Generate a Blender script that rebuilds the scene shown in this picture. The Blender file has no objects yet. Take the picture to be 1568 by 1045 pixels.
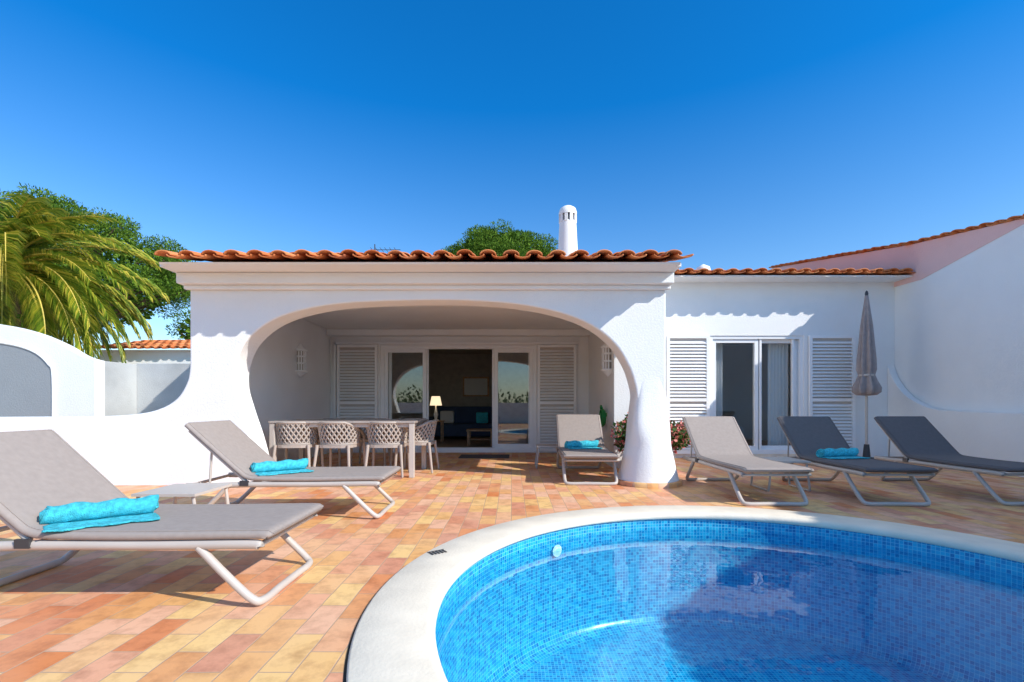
import bpy, math, random
from mathutils import Vector, Matrix
random.seed(7)
D=bpy.data; S=bpy.context.scene
R=math.radians
# ------------------------------------------------------------------ materials
def nmat(name):
    m=D.materials.new(name); m.use_nodes=True
    nt=m.node_tree; b=nt.nodes["Principled BSDF"]
    return m,nt,b
def mix_rgb(nt,a,b,fac,blend='MIX'):
    n=nt.nodes.new("ShaderNodeMix"); n.data_type='RGBA'; n.blend_type=blend
    for s,v in ((6,a),(7,b),(0,fac)):
        if isinstance(v,(tuple,list)): n.inputs[s].default_value=(*v,1) if len(v)==3 else v
        elif isinstance(v,(int,float)): n.inputs[s].default_value=v
        else: nt.links.new(v,n.inputs[s])
    return n.outputs[2]
def noise(nt,scale,detail=3,coord=None,rough=.5):
    n=nt.nodes.new("ShaderNodeTexNoise"); n.inputs["Scale"].default_value=scale
    n.inputs["Detail"].default_value=detail; n.inputs["Roughness"].default_value=rough
    if coord is None:
        t=nt.nodes.new("ShaderNodeTexCoord"); coord=t.outputs["Object"]
    nt.links.new(coord,n.inputs["Vector"]); return n.outputs[0]
def ramp(nt,fac,stops,interp='LINEAR'):
    n=nt.nodes.new("ShaderNodeValToRGB"); n.color_ramp.interpolation=interp
    e=n.color_ramp.elements
    while len(e)<len(stops): e.new(.5)
    for i,(p,c) in enumerate(stops):
        e[i].position=p; e[i].color=(*c,1)
    nt.links.new(fac,n.inputs[0]); return n.outputs[0]
def bump(nt,b,h,strength=.2,dist=.01):
    n=nt.nodes.new("ShaderNodeBump"); n.inputs["Strength"].default_value=strength
    n.inputs["Distance"].default_value=dist
    nt.links.new(h,n.inputs["Height"]); nt.links.new(n.outputs[0],b.inputs["Normal"]); return n
def simple(name,c,rough=.6,var=.12,nscale=8,bs=.15,bd=.005,bscale=60,metal=0):
    m,nt,b=nmat(name)
    f=noise(nt,nscale,5)
    dark=tuple(x*(1-var) for x in c); lite=tuple(min(1,x*(1+var)) for x in c)
    col=ramp(nt,f,[(.3,dark),(.7,lite)])
    nt.links.new(col,b.inputs["Base Color"])
    b.inputs["Roughness"].default_value=rough; b.inputs["Metallic"].default_value=metal
    if bs: bump(nt,b,noise(nt,bscale,4),bs,bd)
    return m
def island(name,stops,rough=.7,transl=0,spec=.3):
    m,nt,b=nmat(name)
    g=nt.nodes.new("ShaderNodeNewGeometry")
    f=g.outputs["Random Per Island"]
    col=ramp(nt,f,stops)
    nt.links.new(col,b.inputs["Base Color"]); b.inputs["Roughness"].default_value=rough
    b.inputs["Specular IOR Level"].default_value=spec
    if transl:
        tr=nt.nodes.new("ShaderNodeBsdfTranslucent"); nt.links.new(col,tr.inputs[0])
        mx=nt.nodes.new("ShaderNodeMixShader"); mx.inputs[0].default_value=transl
        nt.links.new(b.outputs[0],mx.inputs[1]); nt.links.new(tr.outputs[0],mx.inputs[2])
        nt.links.new(mx.outputs[0],nt.nodes["Material Output"].inputs[0])
    return m
def stucco(name,c=(.90,.90,.89),dirt=.94):
    m,nt,b=nmat(name)
    f=noise(nt,1.3,6)
    col=ramp(nt,f,[(.25,tuple(x*dirt for x in c)),(.65,c)])
    nt.links.new(col,b.inputs["Base Color"]); b.inputs["Roughness"].default_value=.85
    b.inputs["Specular IOR Level"].default_value=.2
    bump(nt,b,noise(nt,40,6,rough=.7),.45,.014)
    return m
M={}
M['white']=stucco("white_stucco")
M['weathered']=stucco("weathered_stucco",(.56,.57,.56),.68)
M['pink_bounce']=stucco("pink_bounce_stucco",(.86,.56,.52))  # white wall with warm light bounced off the roof tiles put into its colour
M['trim']=simple("white_lacquer",(.90,.905,.91),.35,.03,3,.02)
M['greypaint']=stucco("grey_paint",(.33,.35,.37))
M['fabric']=simple("taupe_textilene",(.34,.285,.255),.85,.06,30,.3,.002,500)
M['fabric_shaded']=simple("shaded_textilene",(.125,.115,.12),.85,.06,30,.3,.002,500)  # same lounger fabric, darkened so the colour carries the shade
M['frame']=simple("taupe_aluminium",(.54,.48,.43),.4,.04,5,.03)
M['resin']=simple("taupe_resin",(.42,.355,.31),.5,.05,6,.05)
M['towel']=simple("turquoise_terry",(.06,.55,.66),.95,.3,40,1,.01,180)
M['tabletop']=simple("table_top",(.38,.33,.30),.4,.06,10,.03)
M['coping']=simple("cream_stone",(.86,.76,.61),.8,.08,5,.35,.005,60)
M['joint']=simple("dark_joint",(.06,.055,.05),.9)
M['rooftile']=island("terracotta_roof_tile",[(0,(.52,.14,.04)),(.4,(.66,.21,.07)),(.75,(.72,.28,.11)),(1,(.42,.12,.05))],.8)
M['pot']=simple("terracotta_pot",(.50,.22,.12),.8)
M['wood']=simple("wood",(.50,.28,.14),.5,.3,14)
M['bark']=simple("bark",(.14,.09,.06),.95,.4,9,1,.05,14)
M['pine']=island("pine_needles",[(0,(.03,.075,.008)),(.5,(.09,.18,.016)),(1,(.20,.32,.035))],.75,.22,.15)
M['palm']=island("palm_leaflets",[(0,(.09,.17,.015)),(.4,(.23,.33,.03)),(.75,(.52,.50,.05)),(1,(.78,.62,.10))],.4,.4,.5)
M['palmstem']=simple("palm_rachis",(.65,.50,.10),.5)
M['leaf']=island("shrub_leaves",[(0,(.03,.08,.02)),(1,(.09,.19,.04))],.6,.2)
M['flower']=island("pink_blossom",[(0,(.60,.12,.12)),(1,(.85,.35,.30))],.6,.2)
M['hose']=simple("green_rubber",(.02,.30,.06),.4)
M['black']=simple("dark_metal",(.05,.05,.055),.4,.1)
M['navy']=simple("navy_fabric",(.04,.07,.14),.9)
M['roomwall']=simple("room_wall",(.42,.38,.33),.9)
M['roomfloor']=simple("room_floor",(.32,.23,.16),.4)
M['parasol']=simple("parasol_cloth",(.36,.31,.30),.9,.1,12,.3,.004,200)
M['mat']=simple("doormat_coir",(.10,.09,.085),.95,.3,60,.8,.01,200)
M['ground']=simple("dry_earth",(.34,.28,.18),.95,.3,.5)
m,nt,b=nmat("sheer_curtain"); b.inputs["Base Color"].default_value=(.8,.8,.79,1); b.inputs["Roughness"].default_value=.9; M['curtain']=m
m,nt,b=nmat("lit_lampshade"); b.inputs["Base Color"].default_value=(.8,.7,.5,1); b.inputs["Emission Color"].default_value=(1,.78,.5,1); b.inputs["Emission Strength"].default_value=1.2; M['shade']=m
def schlick(nt,f0,normal=None):
    lw=nt.nodes.new("ShaderNodeLayerWeight"); lw.inputs[0].default_value=.5
    if normal is not None: nt.links.new(normal,lw.inputs["Normal"])
    p=nt.nodes.new("ShaderNodeMath"); p.operation='POWER'; nt.links.new(lw.outputs["Facing"],p.inputs[0]); p.inputs[1].default_value=5
    q=nt.nodes.new("ShaderNodeMath"); q.operation='MULTIPLY_ADD'; nt.links.new(p.outputs[0],q.inputs[0]); q.inputs[1].default_value=1-f0; q.inputs[2].default_value=f0
    return q.outputs[0]
m=D.materials.new("window_glass"); m.use_nodes=True; nt=m.node_tree; nt.nodes.clear()
o=nt.nodes.new("ShaderNodeOutputMaterial"); t=nt.nodes.new("ShaderNodeBsdfTransparent"); t.inputs[0].default_value=(.88,.91,.91,1)
g=nt.nodes.new("ShaderNodeBsdfGlossy"); g.inputs["Roughness"].default_value=0.0
mx=nt.nodes.new("ShaderNodeMixShader"); nt.links.new(schlick(nt,.12),mx.inputs[0]); nt.links.new(t.outputs[0],mx.inputs[1]); nt.links.new(g.outputs[0],mx.inputs[2]); nt.links.new(mx.outputs[0],o.inputs[0]); M['glass']=m
# water
m=D.materials.new("pool_water"); m.use_nodes=True; nt=m.node_tree; nt.nodes.clear()
o=nt.nodes.new("ShaderNodeOutputMaterial"); t=nt.nodes.new("ShaderNodeBsdfTransparent")
tc=nt.nodes.new("ShaderNodeTexCoord")
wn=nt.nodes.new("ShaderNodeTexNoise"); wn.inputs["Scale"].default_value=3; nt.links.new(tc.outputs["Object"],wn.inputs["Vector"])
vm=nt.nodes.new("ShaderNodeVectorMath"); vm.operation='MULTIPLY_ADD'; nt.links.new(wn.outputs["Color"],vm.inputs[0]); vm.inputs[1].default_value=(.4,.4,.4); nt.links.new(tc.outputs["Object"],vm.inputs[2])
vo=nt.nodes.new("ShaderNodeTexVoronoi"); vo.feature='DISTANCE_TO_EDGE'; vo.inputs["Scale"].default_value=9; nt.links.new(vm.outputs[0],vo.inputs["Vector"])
cr=ramp(nt,vo.outputs["Distance"],[(0,(1,1,1)),(.08,(.70,.95,.99)),(.3,(.50,.84,.94))])  # caustic light imitated by a pale web in the transparent tint
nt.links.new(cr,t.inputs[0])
g=nt.nodes.new("ShaderNodeBsdfGlossy"); g.inputs["Roughness"].default_value=0.01
bn=nt.nodes.new("ShaderNodeTexNoise"); bn.inputs["Scale"].default_value=4; bn.inputs["Detail"].default_value=2; nt.links.new(tc.outputs["Object"],bn.inputs["Vector"])
bp=nt.nodes.new("ShaderNodeBump"); bp.inputs["Strength"].default_value=.2; bp.inputs["Distance"].default_value=.015; nt.links.new(bn.outputs[0],bp.inputs["Height"])
nt.links.new(bp.outputs[0],g.inputs["Normal"])
mx=nt.nodes.new("ShaderNodeMixShader"); nt.links.new(schlick(nt,.02,bp.outputs[0]),mx.inputs[0]); nt.links.new(t.outputs[0],mx.inputs[1]); nt.links.new(g.outputs[0],mx.inputs[2]); nt.links.new(mx.outputs[0],o.inputs[0]); M['water']=m
def brick(nt,coord,w,h,mortar,offset=.5,scale=1):
    n=nt.nodes.new("ShaderNodeTexBrick"); n.offset=offset; n.squash=1
    n.inputs["Color1"].default_value=(0,0,0,1); n.inputs["Color2"].default_value=(1,1,1,1); n.inputs["Mortar"].default_value=(.5,.5,.5,1)
    n.inputs["Scale"].default_value=scale; n.inputs["Mortar Size"].default_value=mortar; n.inputs["Mortar Smooth"].default_value=.3
    n.inputs["Brick Width"].default_value=w; n.inputs["Row Height"].default_value=h
    nt.links.new(coord,n.inputs["Vector"]); return n
m,nt,b=nmat("terracotta_paving")
tc=nt.nodes.new("ShaderNodeTexCoord"); mp=nt.nodes.new("ShaderNodeMapping"); mp.inputs["Rotation"].default_value=(0,0,R(90)); nt.links.new(tc.outputs["Object"],mp.inputs[0])
dn=nt.nodes.new("ShaderNodeTexNoise"); dn.inputs["Scale"].default_value=3.; nt.links.new(tc.outputs["Object"],dn.inputs["Vector"])
vm=nt.nodes.new("ShaderNodeVectorMath"); vm.operation='MULTIPLY_ADD'; nt.links.new(dn.outputs["Color"],vm.inputs[0]); vm.inputs[1].default_value=(.014,.014,0); nt.links.new(mp.outputs[0],vm.inputs[2])
br=brick(nt,vm.outputs[0],.30,.135,.0035)
col=ramp(nt,br.outputs["Color"],[(0,(.76,.30,.11)),(.2,(.84,.44,.16)),(.38,(.90,.58,.23)),(.55,(.82,.39,.22)),(.72,(.86,.49,.31)),(.88,(.74,.24,.07)),(1,(.70,.32,.21))],'LINEAR')
n1=noise(nt,9,6,rough=.65)
st=ramp(nt,n1,[(.3,(.64,.56,.52)),(.55,(1,1,1)),(.75,(1.0,1.0,.98))])
mmo=mix_rgb(nt,col,st,.85,'MULTIPLY')
n2=noise(nt,1.1,4); pale=ramp(nt,n2,[(.45,(0,0,0)),(.75,(1,1,1))])
f2=nt.nodes.new("ShaderNodeMath"); f2.operation='MULTIPLY'; f2.inputs[1].default_value=.3; nt.links.new(pale,f2.inputs[0])
c2=mix_rgb(nt,mmo,(.90,.62,.40),f2.outputs[0])
c3=mix_rgb(nt,c2,(.56,.36,.23),br.outputs["Fac"])
nt.links.new(c3,b.inputs["Base Color"]); b.inputs["Roughness"].default_value=.6
inv=nt.nodes.new("ShaderNodeMath"); inv.operation='SUBTRACT'; inv.inputs[0].default_value=1; nt.links.new(br.outputs["Fac"],inv.inputs[1])
ad=nt.nodes.new("ShaderNodeMath"); ad.operation='MULTIPLY_ADD'; nt.links.new(n1,ad.inputs[0]); ad.inputs[1].default_value=.6; nt.links.new(inv.outputs[0],ad.inputs[2])
bump(nt,b,ad.outputs[0],.55,.008); M['patio']=m
m,nt,b=nmat("blue_glass_mosaic")
tc=nt.nodes.new("ShaderNodeTexCoord")
br=brick(nt,tc.outputs["UV"],.027,.027,.0018,0)
col=ramp(nt,br.outputs["Color"],[(0,(.0,.17,.42)),(.3,(.0,.26,.53)),(.6,(.003,.34,.60)),(1,(.02,.46,.70))])
c3=mix_rgb(nt,col,(.20,.62,.78),br.outputs["Fac"])
nt.links.new(c3,b.inputs["Base Color"]); b.inputs["Roughness"].default_value=.25; M['mosaic']=m
# ------------------------------------------------------------------ mesh builder
class MB:
    def __init__(s): s.v=[]; s.f=[]; s.mi=[]; s.sm=[]; s.mats=[]
    def m(s,k):
        if k not in s.mats: s.mats.append(k)
        return s.mats.index(k)
    def add(s,vs,fs,k,smooth=False,mat=None):
        o=len(s.v); i=s.m(k)
        if mat is not None: vs=[mat@Vector(p) for p in vs]
        s.v+= [tuple(p) for p in vs]
        for f in fs: s.f.append([o+j for j in f]); s.mi.append(i); s.sm.append(smooth)
    def box(s,x0,x1,y0,y1,z0,z1,k,mat=None):
        vs=[(x0,y0,z0),(x1,y0,z0),(x1,y1,z0),(x0,y1,z0),(x0,y0,z1),(x1,y0,z1),(x1,y1,z1),(x0,y1,z1)]
        s.add(vs,[(0,3,2,1),(4,5,6,7),(0,1,5,4),(1,2,6,5),(2,3,7,6),(3,0,4,7)],k,False,mat)
    def tube(s,pts,r,k,n=8,flat=1.0,cap=True):
        pts=[Vector(p) for p in pts]; N=len(pts)
        rs=r if isinstance(r,(list,tuple)) else [r]*N
        vs=[];fs=[]
        t=(pts[1]-pts[0]).normalized(); up=Vector((0,0,1)) if abs(t.z)<.9 else Vector((1,0,0))
        a=t.cross(up).normalized()
        for i,p in enumerate(pts):
            t=(pts[min(i+1,N-1)]-pts[max(i-1,0)]).normalized()
            a=(a-t*a.dot(t)).normalized(); bb=t.cross(a)
            for j in range(n):
                an=2*math.pi*j/n; vs.append(p+a*math.cos(an)*rs[i]+bb*math.sin(an)*rs[i]*flat)
        for i in range(N-1):
            for j in range(n):
                fs.append((i*n+j,i*n+(j+1)%n,(i+1)*n+(j+1)%n,(i+1)*n+j))
        s.add(vs,fs,k,True)
        if cap:
            s.add(vs[:n],[tuple(range(n-1,-1,-1))],k); s.add(vs[-n:],[tuple(range(n))],k)
    def lathe(s,prof,c,k,n=32,mod=None,smooth=True):
        vs=[];fs=[]
        for (r,z) in prof:
            for j in range(n):
                an=2*math.pi*j/n; rr=r*(mod(an,z) if mod else 1)
                vs.append((c[0]+rr*math.cos(an),c[1]+rr*math.sin(an),c[2]+z))
        for i in range(len(prof)-1):
            for j in range(n): fs.append((i*n+j,i*n+(j+1)%n,(i+1)*n+(j+1)%n,(i+1)*n+j))
        s.add(vs,fs,k,smooth)
    def prism(s,pts,axis,a0,a1,k):
        def P(p,a):
            if axis=='y': return (p[0],a,p[1])
            if axis=='x': return (a,p[0],p[1])
            return (p[0],p[1],a)
        n=len(pts); vs=[P(p,a0) for p in pts]+[P(p,a1) for p in pts]
        fs=[tuple(range(n)),tuple(range(2*n-1,n-1,-1))]+[(i,(i+1)%n,n+(i+1)%n,n+i) for i in range(n)]
        s.add(vs,fs,k)
    def done(s,name,parent=None,loc=(0,0,0),rz=0,bevel=0,fixn=True,solid=0):
        me=D.meshes.new(name); me.from_pydata(s.v,[],s.f)
        for k in s.mats: me.materials.append(M[k])
        me.polygons.foreach_set("material_index",s.mi); me.polygons.foreach_set("use_smooth",s.sm)
        me.update()
        if fixn:
            import bmesh
            bm=bmesh.new(); bm.from_mesh(me); bmesh.ops.recalc_face_normals(bm,faces=bm.faces); bm.to_mesh(me); bm.free()
        return place(name,me,parent,loc,rz,bevel,solid)
def place(name,me,parent=None,loc=(0,0,0),rz=0,bevel=0,solid=0):
    o=D.objects.new(name,me); S.collection.objects.link(o); o.location=loc; o.rotation_euler=(0,0,rz)
    if parent: o.parent=parent
    if solid:
        md=o.modifiers.new("s",'SOLIDIFY'); md.thickness=solid; md.offset=0
    if bevel:
        md=o.modifiers.new("b",'BEVEL'); md.width=bevel; md.segments=3; md.limit_method='ANGLE'; md.angle_limit=R(40)
    return o
def empty(name,loc=(0,0,0)):
    e=D.objects.new(name,None); S.collection.objects.link(e); e.location=loc; return e
def catmull(pts,n=8):
    out=[]
    P=[pts[0]]+list(pts)+[pts[-1]]
    for i in range(1,len(P)-2):
        for j in range(n):
            t=j/n; q=[]
            for c in range(len(pts[0])):
                a,b_,c_,d=P[i-1][c],P[i][c],P[i+1][c],P[i+2][c]
                q.append(.5*((2*b_)+(-a+c_)*t+(2*a-5*b_+4*c_-d)*t*t+(-a+3*b_-3*c_+d)*t**3))
            out.append(tuple(q))
    out.append(tuple(pts[-1])); return out
# ------------------------------------------------------------------ ground, patio, pool
PC=(1.56,2.45); RO=2.27; RI=1.95
def ring_plane(name,r,x0,x1,y0,y1,z,k):
    cx,cy=PC
    angs=[2*math.pi*i/128 for i in range(128)]+[math.atan2(y-cy,x-cx)%(2*math.pi) for x in (x0,x1) for y in (y0,y1)]
    angs=sorted(angs); vs=[];fs=[];n=len(angs)
    for a in angs:
        c,s_=math.cos(a),math.sin(a); vs.append((cx+r*c,cy+r*s_,z))
        t=min((x1-cx)/c if c>1e-9 else (x0-cx)/c if c<-1e-9 else 1e9,(y1-cy)/s_ if s_>1e-9 else (y0-cy)/s_ if s_<-1e-9 else 1e9)
        vs.append((cx+t*c,cy+t*s_,z))
    for i in range(n):
        j=(i+1)%n; fs.append((2*i,2*i+1,2*j+1,2*j))
    b=MB(); b.add(vs,fs,k); return b.done(name,fixn=False)
ring_plane("ground",RO+.03,-700,700,-700,700,-.012,'ground')
ring_plane("patio",RO+.012,-8.2,7.3,-5.5,10.2,0,'patio')
pool=empty("swimming_pool")
b=MB(); b.lathe([(RO,-.1),(RO,.014),(RO-.01,.02),(RI+.02,.022),(RI-.01,.016),(RI-.025,0),(RI-.025,-.025),(RI-.015,-.038),(RI+.02,-.04)],(PC[0],PC[1],0),'coping',160)
b.done("coping",pool)
b=MB(); b.lathe([(RO,-.004),(RO+.014,-.004)],(PC[0],PC[1],0),'joint',128); b.done("joint",pool)
vs=[];fs=[];uv=[];n=128;DEP=-.98
def ringp(r,z):
    return [(PC[0]+r*math.cos(2*math.pi*j/n),PC[1]+r*math.sin(2*math.pi*j/n),z) for j in range(n)]
rings=[ringp(RI,-.03),ringp(RI,DEP+.1),ringp(RI-.03,DEP+.03),ringp(RI-.1,DEP)]
for r_ in rings: vs+=r_
L=[-.03,DEP+.1,DEP+.03,DEP-.05]
for i in range(3):
    for j in range(n):
        fs.append((i*n+j,i*n+(j+1)%n,(i+1)*n+(j+1)%n,(i+1)*n+j)); a0=2*math.pi*j/n*RI; a1=2*math.pi*(j+1)/n*RI
        uv+=[(a0,L[i]),(a1,L[i]),(a1,L[i+1]),(a0,L[i+1])]
fs.append(tuple(range(3*n,4*n))); uv+=[(p[0],p[1]) for p in rings[3]]
me=D.meshes.new("basin"); me.from_pydata(vs,[],fs); ul=me.uv_layers.new(name="UVMap")
for i,u in enumerate(uv): ul.data[i].uv=u
me.polygons.foreach_set("use_smooth",[True]*(3*n)+[False])
me.materials.append(M['mosaic']); place("basin",me,pool)
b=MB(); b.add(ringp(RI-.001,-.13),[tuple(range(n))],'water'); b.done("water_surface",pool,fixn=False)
b=MB()
a=R(128); cx=PC[0]+math.cos(a)*(RI-.012); cy=PC[1]+math.sin(a)*(RI-.012)
MT=Matrix.Translation((cx,cy,-.20))@Matrix.Rotation(a,4,'Z')@Matrix.Rotation(R(90),4,'Y')
vv=[(0,0,-.02)]+[(.05*math.cos(t*math.pi/8),.05*math.sin(t*math.pi/8),-.008) for t in range(16)]
b.add(vv,[(0,1+i,1+(i+1)%16) for i in range(16)],'trim',False,MT); b.done("pool_lamp",pool)
b=MB()
MT=Matrix.Translation((-.49,3.20,.0235))@Matrix.Rotation(R(35),4,'Z')
for i in range(5):
    b.box(-.055+i*.024,-.055+i*.024+.012,-.03,.03,0,.002,'black',MT)
b.box(-.06,.06,.034,.04,0,.002,'black',MT)
b.done("depth_marker",pool)
# ------------------------------------------------------------------ villa
villa=empty("white_villa")
arch=[(402,748),(386,680),(368,625),(359,590),(362,555),(378,522),(410,495),(452,478),(515,466),(600,461),(700,460),(790,466),(860,480),(908,500),(942,528),(962,560),(971,585),(975,606),(976,630)]
arch=[((x-784)/123.3,1+(620-y)/123.3) for x,y in arch]; arch[0]=(-3.10,-.02); arch[-1]=(1.557,.90)
A=catmull(arch,6)
left=catmull([(-4.0,1.5),(-4.03,1.3),(-4.16,1.08),(-4.40,.94),(-4.75,.875),(-5.3,.85)],6)
right=[(1.912,.90)]
prof=[(-8.6,-.02),(-8.6,.83)]+left[::-1]+[(-4.0,2.6),(1.912,2.6)]+right+A[::-1]
b=MB(); b.prism(prof,'y',6.0,6.36,'white'); b.done("facade",villa,bevel=.07)
def sq(an,z):
    t=min(1,max(0,(z-.45)/.45)); t=t*t*(3-2*t); p=2+3.0*t
    return 1/((abs(math.cos(an))**p+abs(math.sin(an))**p)**(1/p))
b=MB(); b.lathe(catmull([(.40,-.01),(.375,.08),(.328,.28),(.278,.52),(.240,.76),(.214,.95),(.196,1.12),(.184,1.28),(.174,1.45),(.150,1.60)],5),(1.735,6.18,0),'white',64,sq); b.done("pillar",villa)
b=MB(); b.lathe([(.42,0),(.42,.045),(.40,.057),(.36,.06)],(1.735,6.18,0),'patio',48); b.done("pillar_foot",villa)
b=MB()
b.box(-4.06,1.96,5.84,5.998,2.47,2.60,'white'); b.box(-4.03,1.95,5.93,5.998,2.42,2.468,'white')
b.box(-4.10,1.97,5.62,6.2,2.603,2.645,'white')
b.done("cornice",villa,bevel=.008)
b=MB()
b.prism([(6.362,-.02),(10.35,-.02),(10.35,3.70),(6.362,2.72)],'x',-4.0,-3.8,'white')
b.box(1.6,1.9,7.6,10.1,-.02,2.6,'white'); b.box(1.6,1.9,6.362,7.598,1.95,2.6,'white')
b.prism([(6.0,2.602),(10.35,2.602),(10.35,3.70),(6.0,2.70)],'x',1.6,1.9,'white')
b.box(-3.8,1.6,6.362,10.1,2.55,2.60,'white')
b.box(-3.8,1.6,9.9,10.1,2.42,2.548,'white')
b.box(-3.8,-2.75,10.1,10.35,-.02,2.55,'white'); b.box(.51,3.0,10.1,10.35,-.02,2.55,'white'); b.box(-2.75,.51,10.1,10.35,2.24,2.55,'white')
b.box(-3.8,1.6,10.07,10.098,0,.08,'trim')
b.done("porch_walls",villa,bevel=.01)
b=MB()
b.box(-4,2.5,14.8,14.9,0,2.6,'roomwall'); b.box(-4.1,-4.0,10.35,14.9,0,2.6,'roomwall'); b.box(2.4,2.5,10.35,14.8,0,2.6,'roomwall')
b.box(-4.1,2.5,10.35,14.9,2.55,2.62,'roomwall'); b.box(-4.1,2.5,10.2,14.9,-.02,.012,'roomfloor')
b.done("living_room",villa)
b=MB(); b.box(-2.3,-.5,13.6,14.5,.1,.45,'navy'); b.box(-2.3,-.5,14.3,14.6,.45,.95,'navy'); b.box(-2.45,-2.25,13.6,14.6,.1,.65,'navy'); b.box(-.55,-.35,13.6,14.6,.1,.65,'navy')
b.box(-2.1,-1.7,14.1,14.28,.46,.82,'curtain'); b.box(-1.05,-.7,14.1,14.28,.46,.78,'towel'); b.done("sofa",bevel=.04)
b=MB(); b.box(-1.10,-.45,11.6,12.2,.36,.40,'wood')
for x in (-1.08,-.52):
    for y in (11.63,12.12): b.box(x,x+.05,y,y+.05,.012,.36,'wood')
b.box(-1.05,-.5,11.65,12.15,.15,.17,'wood'); b.done("coffee_table",bevel=.004)
b=MB(); b.box(-2.2,-1.8,12.5,12.9,.55,.58,'wood')
for x in (-2.18,-1.85):
    for y in (12.52,12.84): b.box(x,x+.035,y,y+.035,.012,.55,'wood')
b.lathe([(.09,.58),(.09,.6),(.03,.62),(.06,.75),(.02,.9),(.02,.98)],(-2.0,12.7,0),'trim',16)
b.lathe([(.16,.98),(.11,1.22)],(-2.0,12.7,0),'shade',20); b.done("table_lamp")
b=MB(); b.box(-1.5,-.7,14.74,14.78,1.25,1.85,'wood'); b.box(-1.45,-.75,14.73,14.739,1.3,1.8,'curtain'); b.done("picture_frame")
def frame(b,x0,x1,y,z0,z1,w=.06,d=.05,glass=True,k='trim'):
    b.box(x0,x0+w,y,y+d,z0,z1,k); b.box(x1-w,x1,y,y+d,z0,z1,k)
    b.box(x0+w,x1-w,y,y+d,z1-w,z1,k); b.box(x0+w,x1-w,y,y+d,z0,z0+w*1.3,k)
    if glass: b.add([(x0+w,y+d/2,z0+w),(x1-w,y+d/2,z0+w),(x1-w,y+d/2,z1-w),(x0+w,y+d/2,z1-w)],[(0,1,2,3)],'glass')
def shutter(b,x0,x1,y,z0,z1,k='trim'):
    frame(b,x0,x1,y,z0,z1,.055,.04,False,k)
    zm=(z0+z1)/2-.1
    b.box(x0+.055,x1-.055,y+.002,y+.038,zm-.03,zm+.03,k)
    z=z0+.10
    while z<z1-.08:
        if abs(z-zm)>.05:
            MT=Matrix.Translation((0,y+.02,z))@Matrix.Rotation(R(-42),4,'X')
            b.box(x0+.05,x1-.05,-.004,.004,-.028,.028,k,MT)
        z+=.062
    b.box(x0+.05,x1-.05,y+.038,y+.041,z0+.05,z1-.05,'frame')
b=MB()
frame(b,-2.75,.51,10.12,.01,2.24,.07,.13,False)
frame(b,-2.68,-1.80,10.15,.08,2.17,.075,.05); frame(b,-.37,.44,10.15,.08,2.17,.075,.05)
frame(b,-2.60,-1.76,10.205,.08,2.17,.06,.04); frame(b,-.42,.40,10.205,.08,2.17,.06,.04)
b.done("patio_door",villa,bevel=.004)
b=MB(); shutter(b,-3.64,-2.80,10.045,.03,2.25); shutter(b,.53,1.34,10.045,.03,2.25)
b.box(-3.70,-3.66,10.03,10.098,.03,2.3,'trim'); b.box(-3.70,1.4,10.03,10.098,2.262,2.30,'trim'); b.done("louvred_shutter",villa)
b=MB()
b.box(1.9,3.73,9.1,9.35,-.02,3.32,'white'); b.box(5.49,7.2,9.1,9.35,-.02,3.32,'white'); b.box(3.73,5.49,9.1,9.35,2.30,3.32,'white'); b.box(3.73,5.49,9.1,9.35,-.02,.07,'coping')
b.done("wing_wall",villa)
b=MB(); b.box(2.5,7.1,13,13.1,0,2.6,'white'); b.box(2.51,2.6,9.35,13,0,2.6,'white'); b.box(7.0,7.1,9.35,13,0,2.6,'white'); b.box(2.5,7.1,9.35,13.1,2.6,2.68,'white'); b.box(2.5,7.1,9.35,13.1,-.02,.05,'roomfloor'); b.done("bedroom",villa)
b=MB(); b.box(3.6,5.2,10.8,12.8,.05,.5,'curtain'); b.box(3.5,5.3,12.8,12.95,.05,1.1,'navy'); b.done("bed",bevel=.05)
b=MB(); frame(b,3.73,5.49,9.12,.072,2.30,.06,.13,False); frame(b,3.79,4.66,9.15,.13,2.24,.07,.05); frame(b,4.60,5.43,9.205,.13,2.24,.07,.04)
b.box(4.68,4.72,9.14,9.2,.13,2.24,'trim'); b.box(5.30,5.34,9.14,9.2,.13,2.24,'trim')
b.done("bedroom_door",villa,bevel=.004)
b=MB(); shutter(b,2.90,3.70,9.045,.08,2.30); shutter(b,5.57,6.43,9.045,.08,2.30); b.done("louvred_shutter",villa)
b=MB()
for (c0,c1) in ((4.98,5.38),(3.86,4.10)):
    k=30; vs=[];fs=[]
    for i in range(k+1):
        x=c0+(c1-c0)*i/k; y=9.42+.035*math.sin(i*1.3)
        vs+=[(x,y,.1),(x+.01*math.sin(i),y,2.25)]
    for i in range(k): fs.append((2*i,2*i+2,2*i+3,2*i+1))
    b.add(vs,fs,'curtain',True)
b.done("curtain",villa,fixn=False)
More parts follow.
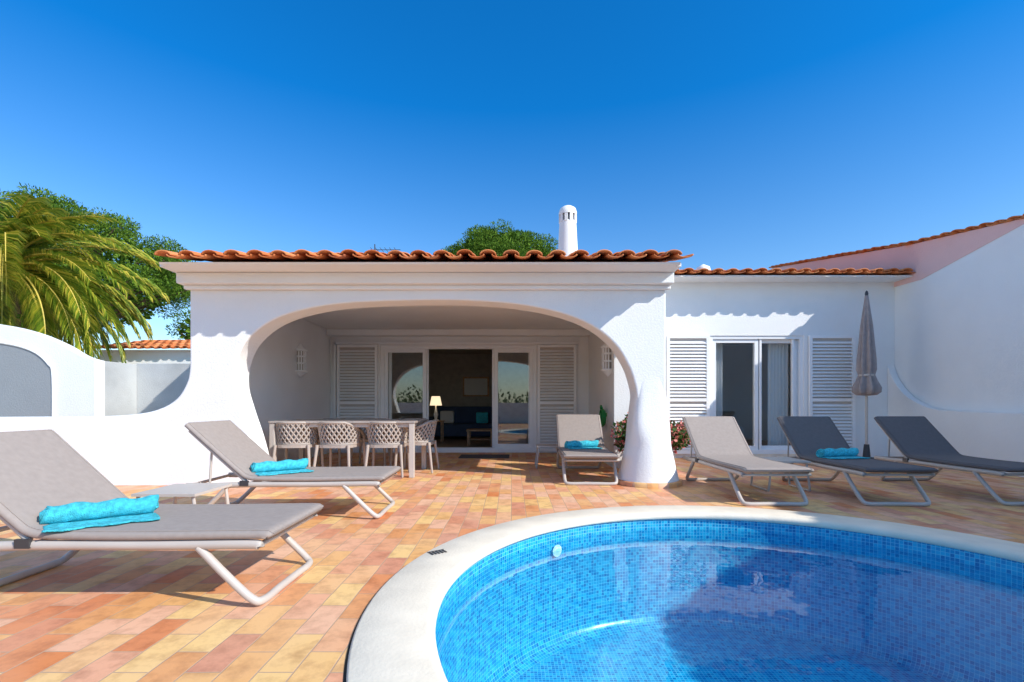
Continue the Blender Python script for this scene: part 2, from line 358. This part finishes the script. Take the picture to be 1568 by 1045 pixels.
def tiles(name,org,u,v,wid,length,period=.262,parent=None,rowl=.40,hz=.62):
    org=Vector(org);u=Vector(u).normalized();v=Vector(v).normalized();w=u.cross(v).normalized()
    if w.z<0:w=-w
    b=MB(); nc=int(round(wid/period)); period=wid/nc; nr=int(math.ceil(length/rowl))
    for r in range(nr):
        for c in range(nc):
            jit=random.uniform(-.02,.02); jz=random.uniform(-.004,.006)
            for kind in (0,1):
                vs=[];fs=[];K=8
                for e in (0,1):
                    vv=r*rowl+(jit if e==0 else .06)
                    if e==1: vv=(r+1)*rowl+.06
                    lift=(.022 if e==0 else 0)+jz
                    for i in range(K+1):
                        t=i/K; ang=math.pi*t
                        if kind==0:
                            rad=period*.34*(1 if e==0 else .85); x=c*period+period*.5-rad*math.cos(ang); z=.012+rad*hz*math.sin(ang)+lift
                        else:
                            rad=period*.33; x=(c+1)*period-rad*math.cos(ang); z=.03-rad*.4*math.sin(ang)+lift*.5
                        vs.append(org+u*x+v*vv+w*z)
                for i in range(K): fs.append((i,i+1,K+2+i,K+1+i))
                b.add(vs,fs,'rooftile',True)
    return b.done(name,parent,fixn=False,solid=.014)
tiles("roof_tiles",(-4.04,5.42,2.645),(1,0,0),(0,1,.24),5.98,5.1,parent=villa,hz=.55)
tiles("wing_roof_tiles",(1.98,8.60,3.34),(1,0,0),(0,1,.19),5.20,4.0,parent=villa,hz=.55)
b=MB()
b.prism([(5.50,2.622),(10.4,3.79),(15,2.8),(15,2.7),(10.4,3.69),(6.0,2.605),(5.52,2.602)],'x',-4.02,1.92,'white')
b.prism([(8.68,3.325),(12.6,4.06),(13.2,3.9),(13.2,3.3),(8.68,3.3)],'x',1.96,7.19,'white')
b.done("roof_deck",villa)
b=MB(); C=(1.27,11,0)
b.lathe([(.27,3.3),(.235,4.3),(.19,5.15)],C,'white',24); b.lathe([(.17,5.13),(.17,5.32)],C,'black',24)
for i in range(10):
    a=2*math.pi*i/10; MT=Matrix.Translation((C[0],C[1],0))@Matrix.Rotation(a,4,'Z'); b.box(.155,.20,-.033,.033,5.13,5.32,'white',MT)
b.lathe([(.205,5.30),(.205,5.36),(.175,5.45),(.10,5.50),(.0,5.52)],C,'white',24); b.done("chimney",villa)
b=MB(); b.lathe([(.14,3.7),(.14,4.0),(.17,4.02),(.14,4.12),(0,4.2)],(4.35,11,0),'white',20); b.done("roof_vent",villa)
b=MB(); b.tube([(-2.95,10.4,3.7),(-2.95,10.4,4.45)],.012,'black',6)
for i in range(6): b.tube([(-3.0+i*.1-.0,10.25,4.33),(-3.0+i*.1,10.55,4.33)],.006,'black',5)
b.tube([(-3.05,10.4,4.33),(-2.4,10.4,4.33)],.008,'black',5); b.done("tv_antenna")
def sconce(x,y,z,sgn):
    b=MB(); 
    for i in range(7):
        a=R(-80+i*26.6); px=x+sgn*.09*math.cos(a); py=y+.11*math.sin(a)
        b.box(px-.008,px+.008,py-.011,py+.011,z-.17,z+.17,'trim')
    for zz,r0 in ((.17,.12),(.06,.105),(-.06,.105),(-.20,.12)):
        b.lathe([(0,zz),(r0,zz),(r0,zz+.03),(0,zz+.03)],(x,y,z),'trim',20)
    b.lathe([(0,-.30),(.03,-.27),(.10,-.2)],(x,y,z),'trim',20); b.lathe([(.10,.2),(.05,.25),(.02,.30),(0,.31)],(x,y,z),'trim',20)
    b.lathe([(.06,-.17),(.06,.17)],(x,y,z),'frame',12)
    b.done("wall_lamp")
sconce(-3.76,8.6,1.78,1); sconce(1.56,7.85,1.75,-1)
# ------------------------------------------------------------------ boundary walls
nb=empty("neighbouring_house")
b=MB(); b.prism([(-5.5,-.02),(13.4,-.02),(13.4,4.78),(8.8,3.9),(6.8,3.62),(-5.5,3.58)],'x',7.2,7.5,'white'); b.done("side_wall",nb)
b=MB(); b.prism([(6.5,3.60),(8.5,3.2),(13.4,3.3),(13.4,4.775),(8.8,3.895),(6.8,3.615)],'x',7.192,7.197,'pink_bounce'); b.done("gable_bounce_tint",nb)  # thin sheet on the wall, painted with the pink roof-tile bounce
led=catmull([(9.098,1.75),(8.95,1.45),(8.65,1.15),(8.2,.95),(7.7,.90),(7.0,.88)],6)
b=MB(); b.prism([(-5.5,-.02),(9.098,-.02)]+led+[(-5.5,.88)],'x',7.06,7.19,'white'); b.done("low_ledge",nb,bevel=.02)
tiles("verge_tiles",(7.15,6.8,3.61),(0,1,.14),(1,0,.12),2.0,.4,.22,nb,hz=.35)
tiles("verge_tiles",(7.15,8.8,3.90),(0,1,.191),(1,0,.12),4.7,.4,.22,nb,hz=.35)
tiles("verge_tiles",(7.15,-5.5,3.57),(0,1,.003),(1,0,.12),12.3,.4,.22,nb,hz=.35)
b=MB()
top=catmull([(-13,2.42),(-9.4,2.40),(-8.6,2.35),(-8.0,2.22),(-7.5,2.02),(-7.15,1.82),(-6.9,1.74)],6)
b.prism([(-13,-.02)]+top+[(-6.9,-.02)],'y',8.0,8.2,'white')
g=catmull([(-7.58,.3),(-7.58,1.45),(-7.66,1.68),(-7.9,1.88),(-8.3,2.0),(-8.8,2.04),(-9.4,1.95),(-9.8,1.6),(-9.85,.3)],6)
b.prism(g,'y',7.985,7.999,'greypaint')
b.tube([(p[0],7.985,p[1]) for p in g],.022,'white',8)
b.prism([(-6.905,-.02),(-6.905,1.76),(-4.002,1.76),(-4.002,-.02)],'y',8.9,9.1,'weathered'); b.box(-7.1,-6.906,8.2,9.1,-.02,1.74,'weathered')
b.done("added_rear_wall",bevel=.015)
out=empty("outbuilding")
b=MB(); b.box(-12.2,-8.0,14.3,17,0,2.62,'white'); b.done("walls",out)
tiles("roof",(-12.3,14.05,2.62),(1,0,0),(0,1,.22),4.4,2.4,.24,out)
b=MB(); b.box(-12,7.5,-5.8,-5.6,-.02,1.1,'white'); b.done("added_rear_wall")  # unseen wall behind the camera, added for reflections and bounce light
# ------------------------------------------------------------------ foliage
def leaves(b,c,rad,n,size,asp,k,flat=1.0,shell=.5,up=0):
    for _ in range(n):
        d=Vector((random.gauss(0,1),random.gauss(0,1),random.gauss(0,1))).normalized()
        rr=random.random()**shell
        p=Vector((c[0]+d.x*rad[0]*rr,c[1]+d.y*rad[1]*rr,c[2]+d.z*rad[2]*rr))
        a=(d*.9+Vector((random.gauss(0,.6),random.gauss(0,.6),random.gauss(0,.6)+up))).normalized()
        q=a.cross(Vector((random.gauss(0,1),random.gauss(0,1),random.gauss(0,1)))).normalized()
        s=size*random.uniform(.6,1.35); w=s*asp
        o=len(b.v); i=b.m(k)
        b.v+=[tuple(p-q*w*.5),tuple(p+a*s*.55+q*w*.0-q*w*.6),tuple(p+a*s),tuple(p+q*w*.5+a*s*.4)]
        b.f.append([o,o+1,o+2,o+3]); b.mi.append(i); b.sm.append(False)
def pine(c,rx,ry,rz,base,nclump,nleaf,crad,ls=.17,inner=60):
    b=MB(); c=Vector(c); cl=[]
    for i in range(nclump):
        th=random.uniform(0,2*math.pi); ph=math.asin(random.uniform(-.35,1)); 
        rr=random.uniform(.84,1.0)
        p=Vector((c.x+rx*rr*math.cos(th)*math.cos(ph),c.y+ry*rr*math.sin(th)*math.cos(ph),c.z+rz*rr*math.sin(ph)))
        cl.append(p); r=crad*random.uniform(.75,1.25)
        leaves(b,p,(r,r,r*.7),nleaf,ls,.32,'pine',shell=.28,up=.3)
    leaves(b,c,(rx*.88,ry*.88,rz*.86),nclump*inner,.26,.5,'pine')
    bs=Vector((base[0],base[1],0)); fork=c-Vector((0,0,rz*.9))
    b.tube([bs,bs.lerp(fork,.5)+Vector((.2,0,0)),fork],[.38,.3,.24],'bark',10)
    for p in cl[::3]:
        mid=fork.lerp(p,.5)+Vector((0,0,-.25)); b.tube([fork,mid,p],[.12,.07,.03],'bark',6)
    b.done("pine_tree",fixn=False)
pine((-22.3,22,7.0),7.0,5.5,3.1,(-22,22),230,430,.72,.13)
pine((-.55,25,8.05),3.0,2.75,1.85,(-.5,25),100,400,.48,.11)
pine((-15.0,24,4.6),1.4,1.4,.8,(-15,24),12,160,.5,.13)
b=MB(); PCn=Vector((-12.8,12.2,4.35))
b.tube([(-13.1,12.2,-.02),(-13.05,12.2,2),(-12.85,12.2,4.1)],[.34,.27,.30],'bark',14)
for i in range(76):
    az=random.uniform(0,2*math.pi) if i>42 else random.uniform(-1.5,.8)
    el=random.uniform(-.7,1.15); Ln=random.uniform(3.0,3.9)
    h=Vector((math.cos(az),math.sin(az),0)); pts=[];p=PCn.copy();NS=24
    e=el; dr=random.uniform(.055,.085)
    for s_ in range(NS):
        pts.append(p.copy()); p=p+(h*math.cos(e)+Vector((0,0,math.sin(e))))*(Ln/NS); e-=dr
    b.tube(pts,[.038*(1-.85*j/NS) for j in range(NS)],'palmstem',5,cap=False)
    side=h.cross(Vector((0,0,1)))
    for j in range(3,NS-1):
        t=(pts[j+1]-pts[j]).normalized(); up=side.cross(t).normalized()
        ll=.60*math.sin(math.pi*(.15+.74*j/NS))+.06
        for q in (0,.33,.66):
            for sg in (-1,1):
                base=pts[j].lerp(pts[j+1],q)
                d=(t*1.1+side*sg*.8+up*random.uniform(.05,.4)).normalized()
                mid=base+d*ll*.55; tip=base+(d+Vector((0,0,-.3))).normalized()*ll*random.uniform(.9,1.1)
                w=(t*.5+up*.5)*.030
                o=len(b.v); b.v+=[tuple(base-w*.7),tuple(mid-w),tuple(tip),tuple(mid+w),tuple(base+w*.7)]
                b.f.append([o,o+1,o+2,o+3,o+4]); b.mi.append(b.m('palm')); b.sm.append(False)
b.done("palm_tree",fixn=False)
b=MB()
for x in range(-24,16): leaves(b,(x*1.0,-8.2,.8+random.uniform(-.3,.4)),(1.1,.8,1.0),200,.22,.5,'leaf')
b.done("added_hedge",fixn=False)  # unseen row of leaves behind the camera, added for glass and water reflections
b=MB(); b.lathe([(0,0),(.17,0),(.25,.36),(.28,.36),(.28,.41),(.24,.41),(.22,.34),(0,.34)],(2.06,7.1,0),'pot',24)
for i in range(24):
    a=random.uniform(0,6.28); r=random.uniform(0,.46)
    c=(2.04+r*1.3*math.cos(a),7.1+r*math.sin(a),.60+random.uniform(-.16,.16))
    leaves(b,c,(.15,.15,.13),120,.06,.6,'leaf'); leaves(b,c,(.17,.17,.15),60,.045,.9,'flower',shell=.2)
b.done("flower_pot",fixn=False)
b=MB()
for j in range(4):
    pts=[(1.56-.012*(j%2)-.01*j,8.2+(.12+.008*j)*math.cos(t*math.pi/12),.78+(.12+.01*j)*math.sin(t*math.pi/12)) for t in range(25)]
    b.tube(pts,.015,'hose',6)
b.box(1.5,1.6,8.16,8.24,.80,.86,'hose'); b.tube([(1.54,8.2,.90),(1.5,8.15,.98),(1.49,8.1,.94)],.02,'hose',6); b.done("garden_hose")
b=MB(); b.box(-1.0,-.05,9.0,9.55,.002,.018,'mat'); b.done("doormat",bevel=.005)
# ------------------------------------------------------------------ loungers
def lounger_mesh(fab):
    b=MB()
    path=catmull([(0.0,.352),(.03,.36),(.35,.357),(.75,.353),(1.12,.358),(1.24,.372),(1.32,.42),(1.50,.565),(1.66,.695),(1.80,.81),(1.82,.826)],4)
    N=len(path); W=.345; H=.024; sec=[]
    for j in range(20):
        a=2*math.pi*j/20; c,s_=math.cos(a),math.sin(a)
        sec.append((math.copysign(abs(c)**.16,c)*W,math.copysign(abs(s_)**.6,s_)*H))
    vs=[];fs=[]; topedge=[[],[]]
    for i,(x,z) in enumerate(path):
        x0,z0=path[max(0,i-1)];x1,z1=path[min(N-1,i+1)]; l=math.hypot(x1-x0,z1-z0); nx,nz=-(z1-z0)/l,(x1-x0)/l
        k=1.0
        if i in (0,N-1): k=.3
        elif i in (1,N-2): k=.75
        for (sy,sz) in sec: vs.append((x+nx*sz*k,sy*(1 if k==1 else .985+.015*k),z+nz*sz*k))
        if 2<=i<=N-3:
            for q,sg in ((0,-1),(1,1)): topedge[q].append((x+nx*H*.93,sg*(W-.028),z+nz*H*.93))
    n=20
    for i in range(N-1):
        for j in range(n): fs.append((i*n+j,i*n+(j+1)%n,(i+1)*n+(j+1)%n,(i+1)*n+j))
    b.add(vs,fs,fab,True); b.add(vs[:n],[tuple(range(n))],fab); b.add(vs[-n:],[tuple(range(n))],fab)
    for e in topedge: b.tube(e,.0035,fab,5)
    b.tube([topedge[0][0],topedge[1][0]],.0035,fab,5); b.tube([topedge[0][-1],topedge[1][-1]],.0035,fab,5)
    for sg in (-1,1):
        y=.325*sg
        b.tube(catmull([(.04,y,.305),(.10,y,.315),(.6,y,.31),(1.2,y,.31),(1.55,y,.30),(1.82,y,.30)],4),.02,'frame',8,1.25)
        b.tube([(1.25,y*.98,.33),(1.49,y*.98,.525),(1.79,y*.98,.775)],.016,'frame',8)
        b.tube([(1.62,y*.9,.30),(1.60,y*.9,.61)],.010,'frame',6)
    for x0,x1 in ((.36,.05),(1.42,1.74)):
        pts=catmull([(x0,-.325,.30),(x0+(x1-x0)*.45,-.325,.165),(x0+(x1-x0)*.88,-.318,.045),(x1,-.27,.021),(x1,-.1,.021),(x1,.1,.021),(x1,.27,.021),(x0+(x1-x0)*.88,.318,.045),(x0+(x1-x0)*.45,.325,.165),(x0,.325,.30)],5)
        b.tube(pts,.021,'frame',10)
    for x,z in ((.05,.308),(.7,.308),(1.25,.308),(1.80,.30)): b.tube([(x,-.32,z),(x,.32,z)],.014,'frame',8)
    b.tube([(1.785,-.32,.77),(1.785,.32,.77)],.016,'frame',8)
    b.box(1.22,1.30,-.352,-.335,.30,.345,'black'); b.box(1.22,1.30,.335,.352,.30,.345,'black')
    b.v=[((x*.94 if x<1.24 else 1.1656+(x-1.24)*.9),y,z) for x,y,z in b.v]
    o=b.done("sun_lounger"); return o
def towel_mesh():
    b=MB(); pts=[]; T=3.3*2*math.pi; n=70
    for i in range(n+1):
        t=i/n; a=T*t; r=.010+.044*t
        ang=-math.pi/2-T+a
        pts.append((r*math.cos(ang)*1.12,.054+r*math.sin(ang)*.95))
    for i in range(1,9): pts.append((i*.024,.006+.003*math.sin(i*.9)))
    vs=[];fs=[];K=16;Ln=.46
    for i,(x,z) in enumerate(pts):
        for j in range(K+1):
            y=-Ln/2+Ln*j/K
            ex=.014*math.sin(i*.35)*(1 if j in(0,K) else .3)
            sc=1+.07*math.sin(j*1.1+i*.05)
            vs.append((x*sc+random.uniform(-.002,.002),y+ex,z*sc+random.uniform(-.002,.002)))
    for i in range(len(pts)-1):
        for j in range(K): fs.append((i*(K+1)+j,i*(K+1)+j+1,(i+1)*(K+1)+j+1,(i+1)*(K+1)+j))
    b.add(vs,fs,'towel',True); o=b.done("rolled_towel",fixn=False,solid=.009); return o
L1=lounger_mesh('fabric'); L1.location=(-1.20,2.70,0); L1.rotation_euler=(0,0,math.pi)
me1=L1.data
L2=place("sun_lounger",me1,None,(-1.13,4.53,0),R(181))
L3=place("sun_lounger",me1,None,(.98,5.95,0),R(88)); 
L4=place("sun_lounger",me1,None,(2.60,4.72,0),R(90))
L5=lounger_mesh('fabric_shaded'); L5.location=(3.80,4.72,0); L5.rotation_euler=(0,0,R(88))
L6=place("sun_lounger",L5.data,None,(5.18,4.74,0),R(91))
T1=towel_mesh(); T1.location=(-2.20,2.60,.380); T1.rotation_euler=(0,0,R(-52))
place("rolled_towel",T1.data,None,(-2.14,4.46,.380),R(-50),0,.009)
place("rolled_towel",T1.data,None,(1.00,6.94,.380),R(-82),0,.009)
place("rolled_towel",T1.data,None,(3.84,5.70,.380),R(-80),0,.009)
b=MB(); b.box(-.23,.23,-.23,.23,.335,.355,'frame')
for sx in (-1,1):
    b.tube(catmull([(sx*.20,-.2,.33),(sx*.215,-.2,.2),(sx*.235,-.2,.03),(sx*.235,-.15,.014),(sx*.235,.15,.014),(sx*.235,.2,.03),(sx*.215,.2,.2),(sx*.20,.2,.33)],4),.013,'frame',8)
st=b.done("side_table",None,(-2.52,3.72,0),0,.006)
place("side_table",st.data,None,(.62,7.75,0),0,.006); place("side_table",st.data,None,(3.18,5.75,0),0,.006)
b=MB(); b.box(-1.0,1.0,-.5,.5,.745,.775,'tabletop'); b.box(-.95,.95,-.46,.46,.69,.744,'frame')
for sx in (-1,1):
    for sy in (-1,1): b.box(sx*.955-.035,sx*.955+.035,sy*.455-.035,sy*.455+.035,0,.744,'frame')
b.done("dining_table",None,(-2.33,7.1,0),0,.006)
def chair():
    b=MB(); NA=16
    def prof(a,t):
        k=abs(a)/R(115); top=.755-.11*min(1,max(0,(k-.35)/.5)); zb=.46
        r=.25+.025*t
        x=r*math.sin(a)*1.0; y=-r*math.cos(a)*.92
        if abs(a)>R(90): y=-r*math.cos(a)*1.2
        return Vector((x,y-.03*t,zb+(top-zb)*t))
    A0=R(115)
    for i in range(-4,NA+4):
        for sgn in (1,-1):
            pts=[]
            for s_ in range(7):
                t=s_/6; aa=i+sgn*t*3.0
                if 0<=aa<=NA: pts.append(prof(-A0+2*A0*aa/NA,t))
            if len(pts)>=2: b.tube(pts,.0125,'resin',5,cap=False)
    for t,r in ((1,.018),(0,.015)): b.tube([prof(-A0+2*A0*i/24,t) for i in range(25)],r,'resin',8)
    vs=[];n=20
    for z in (.41,.45):
        for i in range(n):
            a=2*math.pi*i/n; c,s_=math.cos(a),math.sin(a); vs.append((math.copysign(abs(c)**.6,c)*.255,math.copysign(abs(s_)**.6,s_)*.25,z))
    b.add(vs,[tuple(range(n-1,-1,-1)),tuple(range(n,2*n))]+[(i,(i+1)%n,n+(i+1)%n,n+i) for i in range(n)],'resin')
    for sx in (-1,1):
        b.tube(catmull([prof(sx*A0,1),(sx*.255,.22,.55),(sx*.25,.24,.44),(sx*.265,.265,0.01)],4),[.02]*13,'resin',8)
        b.tube([(sx*.22,-.22,.45),(sx*.255,-.275,.01)],[.023,.016],'resin',8)
    return b.done("dining_chair")
c=chair(); c.location=(-3.02,6.82,0); c.rotation_euler=(0,0,R(4)); cm=c.data
for x,y,r in ((-2.42,6.80,-5),(-1.76,6.84,3),(-2.95,7.80,180),(-2.28,7.85,184),(-1.62,7.82,176),(-1.42,7.25,88)):
    place("dining_chair",cm,None,(x,y,0),R(r))
b=MB(); C=(6.27,8.55,0)
b.tube([(6.27,8.55,0),(6.27,8.55,2.96)],.022,'frame',10); b.lathe([(0,3.02),(.02,3.0),(.028,2.96),(.022,2.92)],C,'black',12)
fold=lambda a,z: 1+.28*math.cos(7*a)*(1 if z<2.5 else .4)
b.lathe([(.025,2.93),(.05,2.7),(.075,2.4),(.095,2.1),(.115,1.8),(.12,1.62),(.10,1.52),(.13,1.42),(.175,1.30),(.17,1.22),(.12,1.17),(.03,1.16)],C,'parasol',56,fold)
b.lathe([(.112,1.50),(.118,1.52),(.112,1.54)],C,'frame',20)
b.lathe([(0,.0),(.24,.0),(.24,.05),(.06,.08),(.04,.3),(.022,.3)],C,'black',24)
b.done("parasol")
# ------------------------------------------------------------------ light, world, camera
sv=Vector((1.35,-.80,1.07)).normalized()
l=D.lights.new("sun",'SUN'); l.energy=5; l.angle=R(.5); l.color=(1,.95,.87)
o=D.objects.new("sun",l); S.collection.objects.link(o); o.rotation_euler=sv.to_track_quat('Z','Y').to_euler()
w=D.worlds.new("World"); S.world=w; w.use_nodes=True; nt=w.node_tree
sk=nt.nodes.new("ShaderNodeTexSky"); sk.sky_type='NISHITA'; sk.sun_disc=False
sk.sun_elevation=math.asin(sv.z); sk.sun_rotation=math.atan2(sv.x,sv.y); sk.air_density=1.0; sk.dust_density=.7; sk.ozone_density=2.0; sk.altitude=50
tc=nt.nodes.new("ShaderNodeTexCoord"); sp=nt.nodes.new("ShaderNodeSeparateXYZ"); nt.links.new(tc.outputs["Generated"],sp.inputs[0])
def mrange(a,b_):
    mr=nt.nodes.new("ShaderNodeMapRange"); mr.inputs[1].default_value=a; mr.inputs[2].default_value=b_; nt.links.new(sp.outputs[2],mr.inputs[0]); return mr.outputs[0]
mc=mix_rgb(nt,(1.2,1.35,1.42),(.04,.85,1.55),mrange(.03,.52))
mc=mix_rgb(nt,mc,(2.7,2.2,1.7),mrange(.66,.82))  # zenith above the frame brightened as added ambient fill
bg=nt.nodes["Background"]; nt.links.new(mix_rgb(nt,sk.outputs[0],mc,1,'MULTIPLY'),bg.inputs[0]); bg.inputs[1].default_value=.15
cam=D.cameras.new("camera"); co=D.objects.new("camera",cam); S.collection.objects.link(co); S.camera=co
co.location=(0,0,1.0); co.rotation_euler=(R(90),0,0); cam.sensor_width=36; cam.lens=17.0; cam.shift_y=.0622; cam.clip_end=3000; cam.clip_start=.05
S.view_settings.view_transform='Standard'; S.view_settings.look='None'; S.view_settings.exposure=0
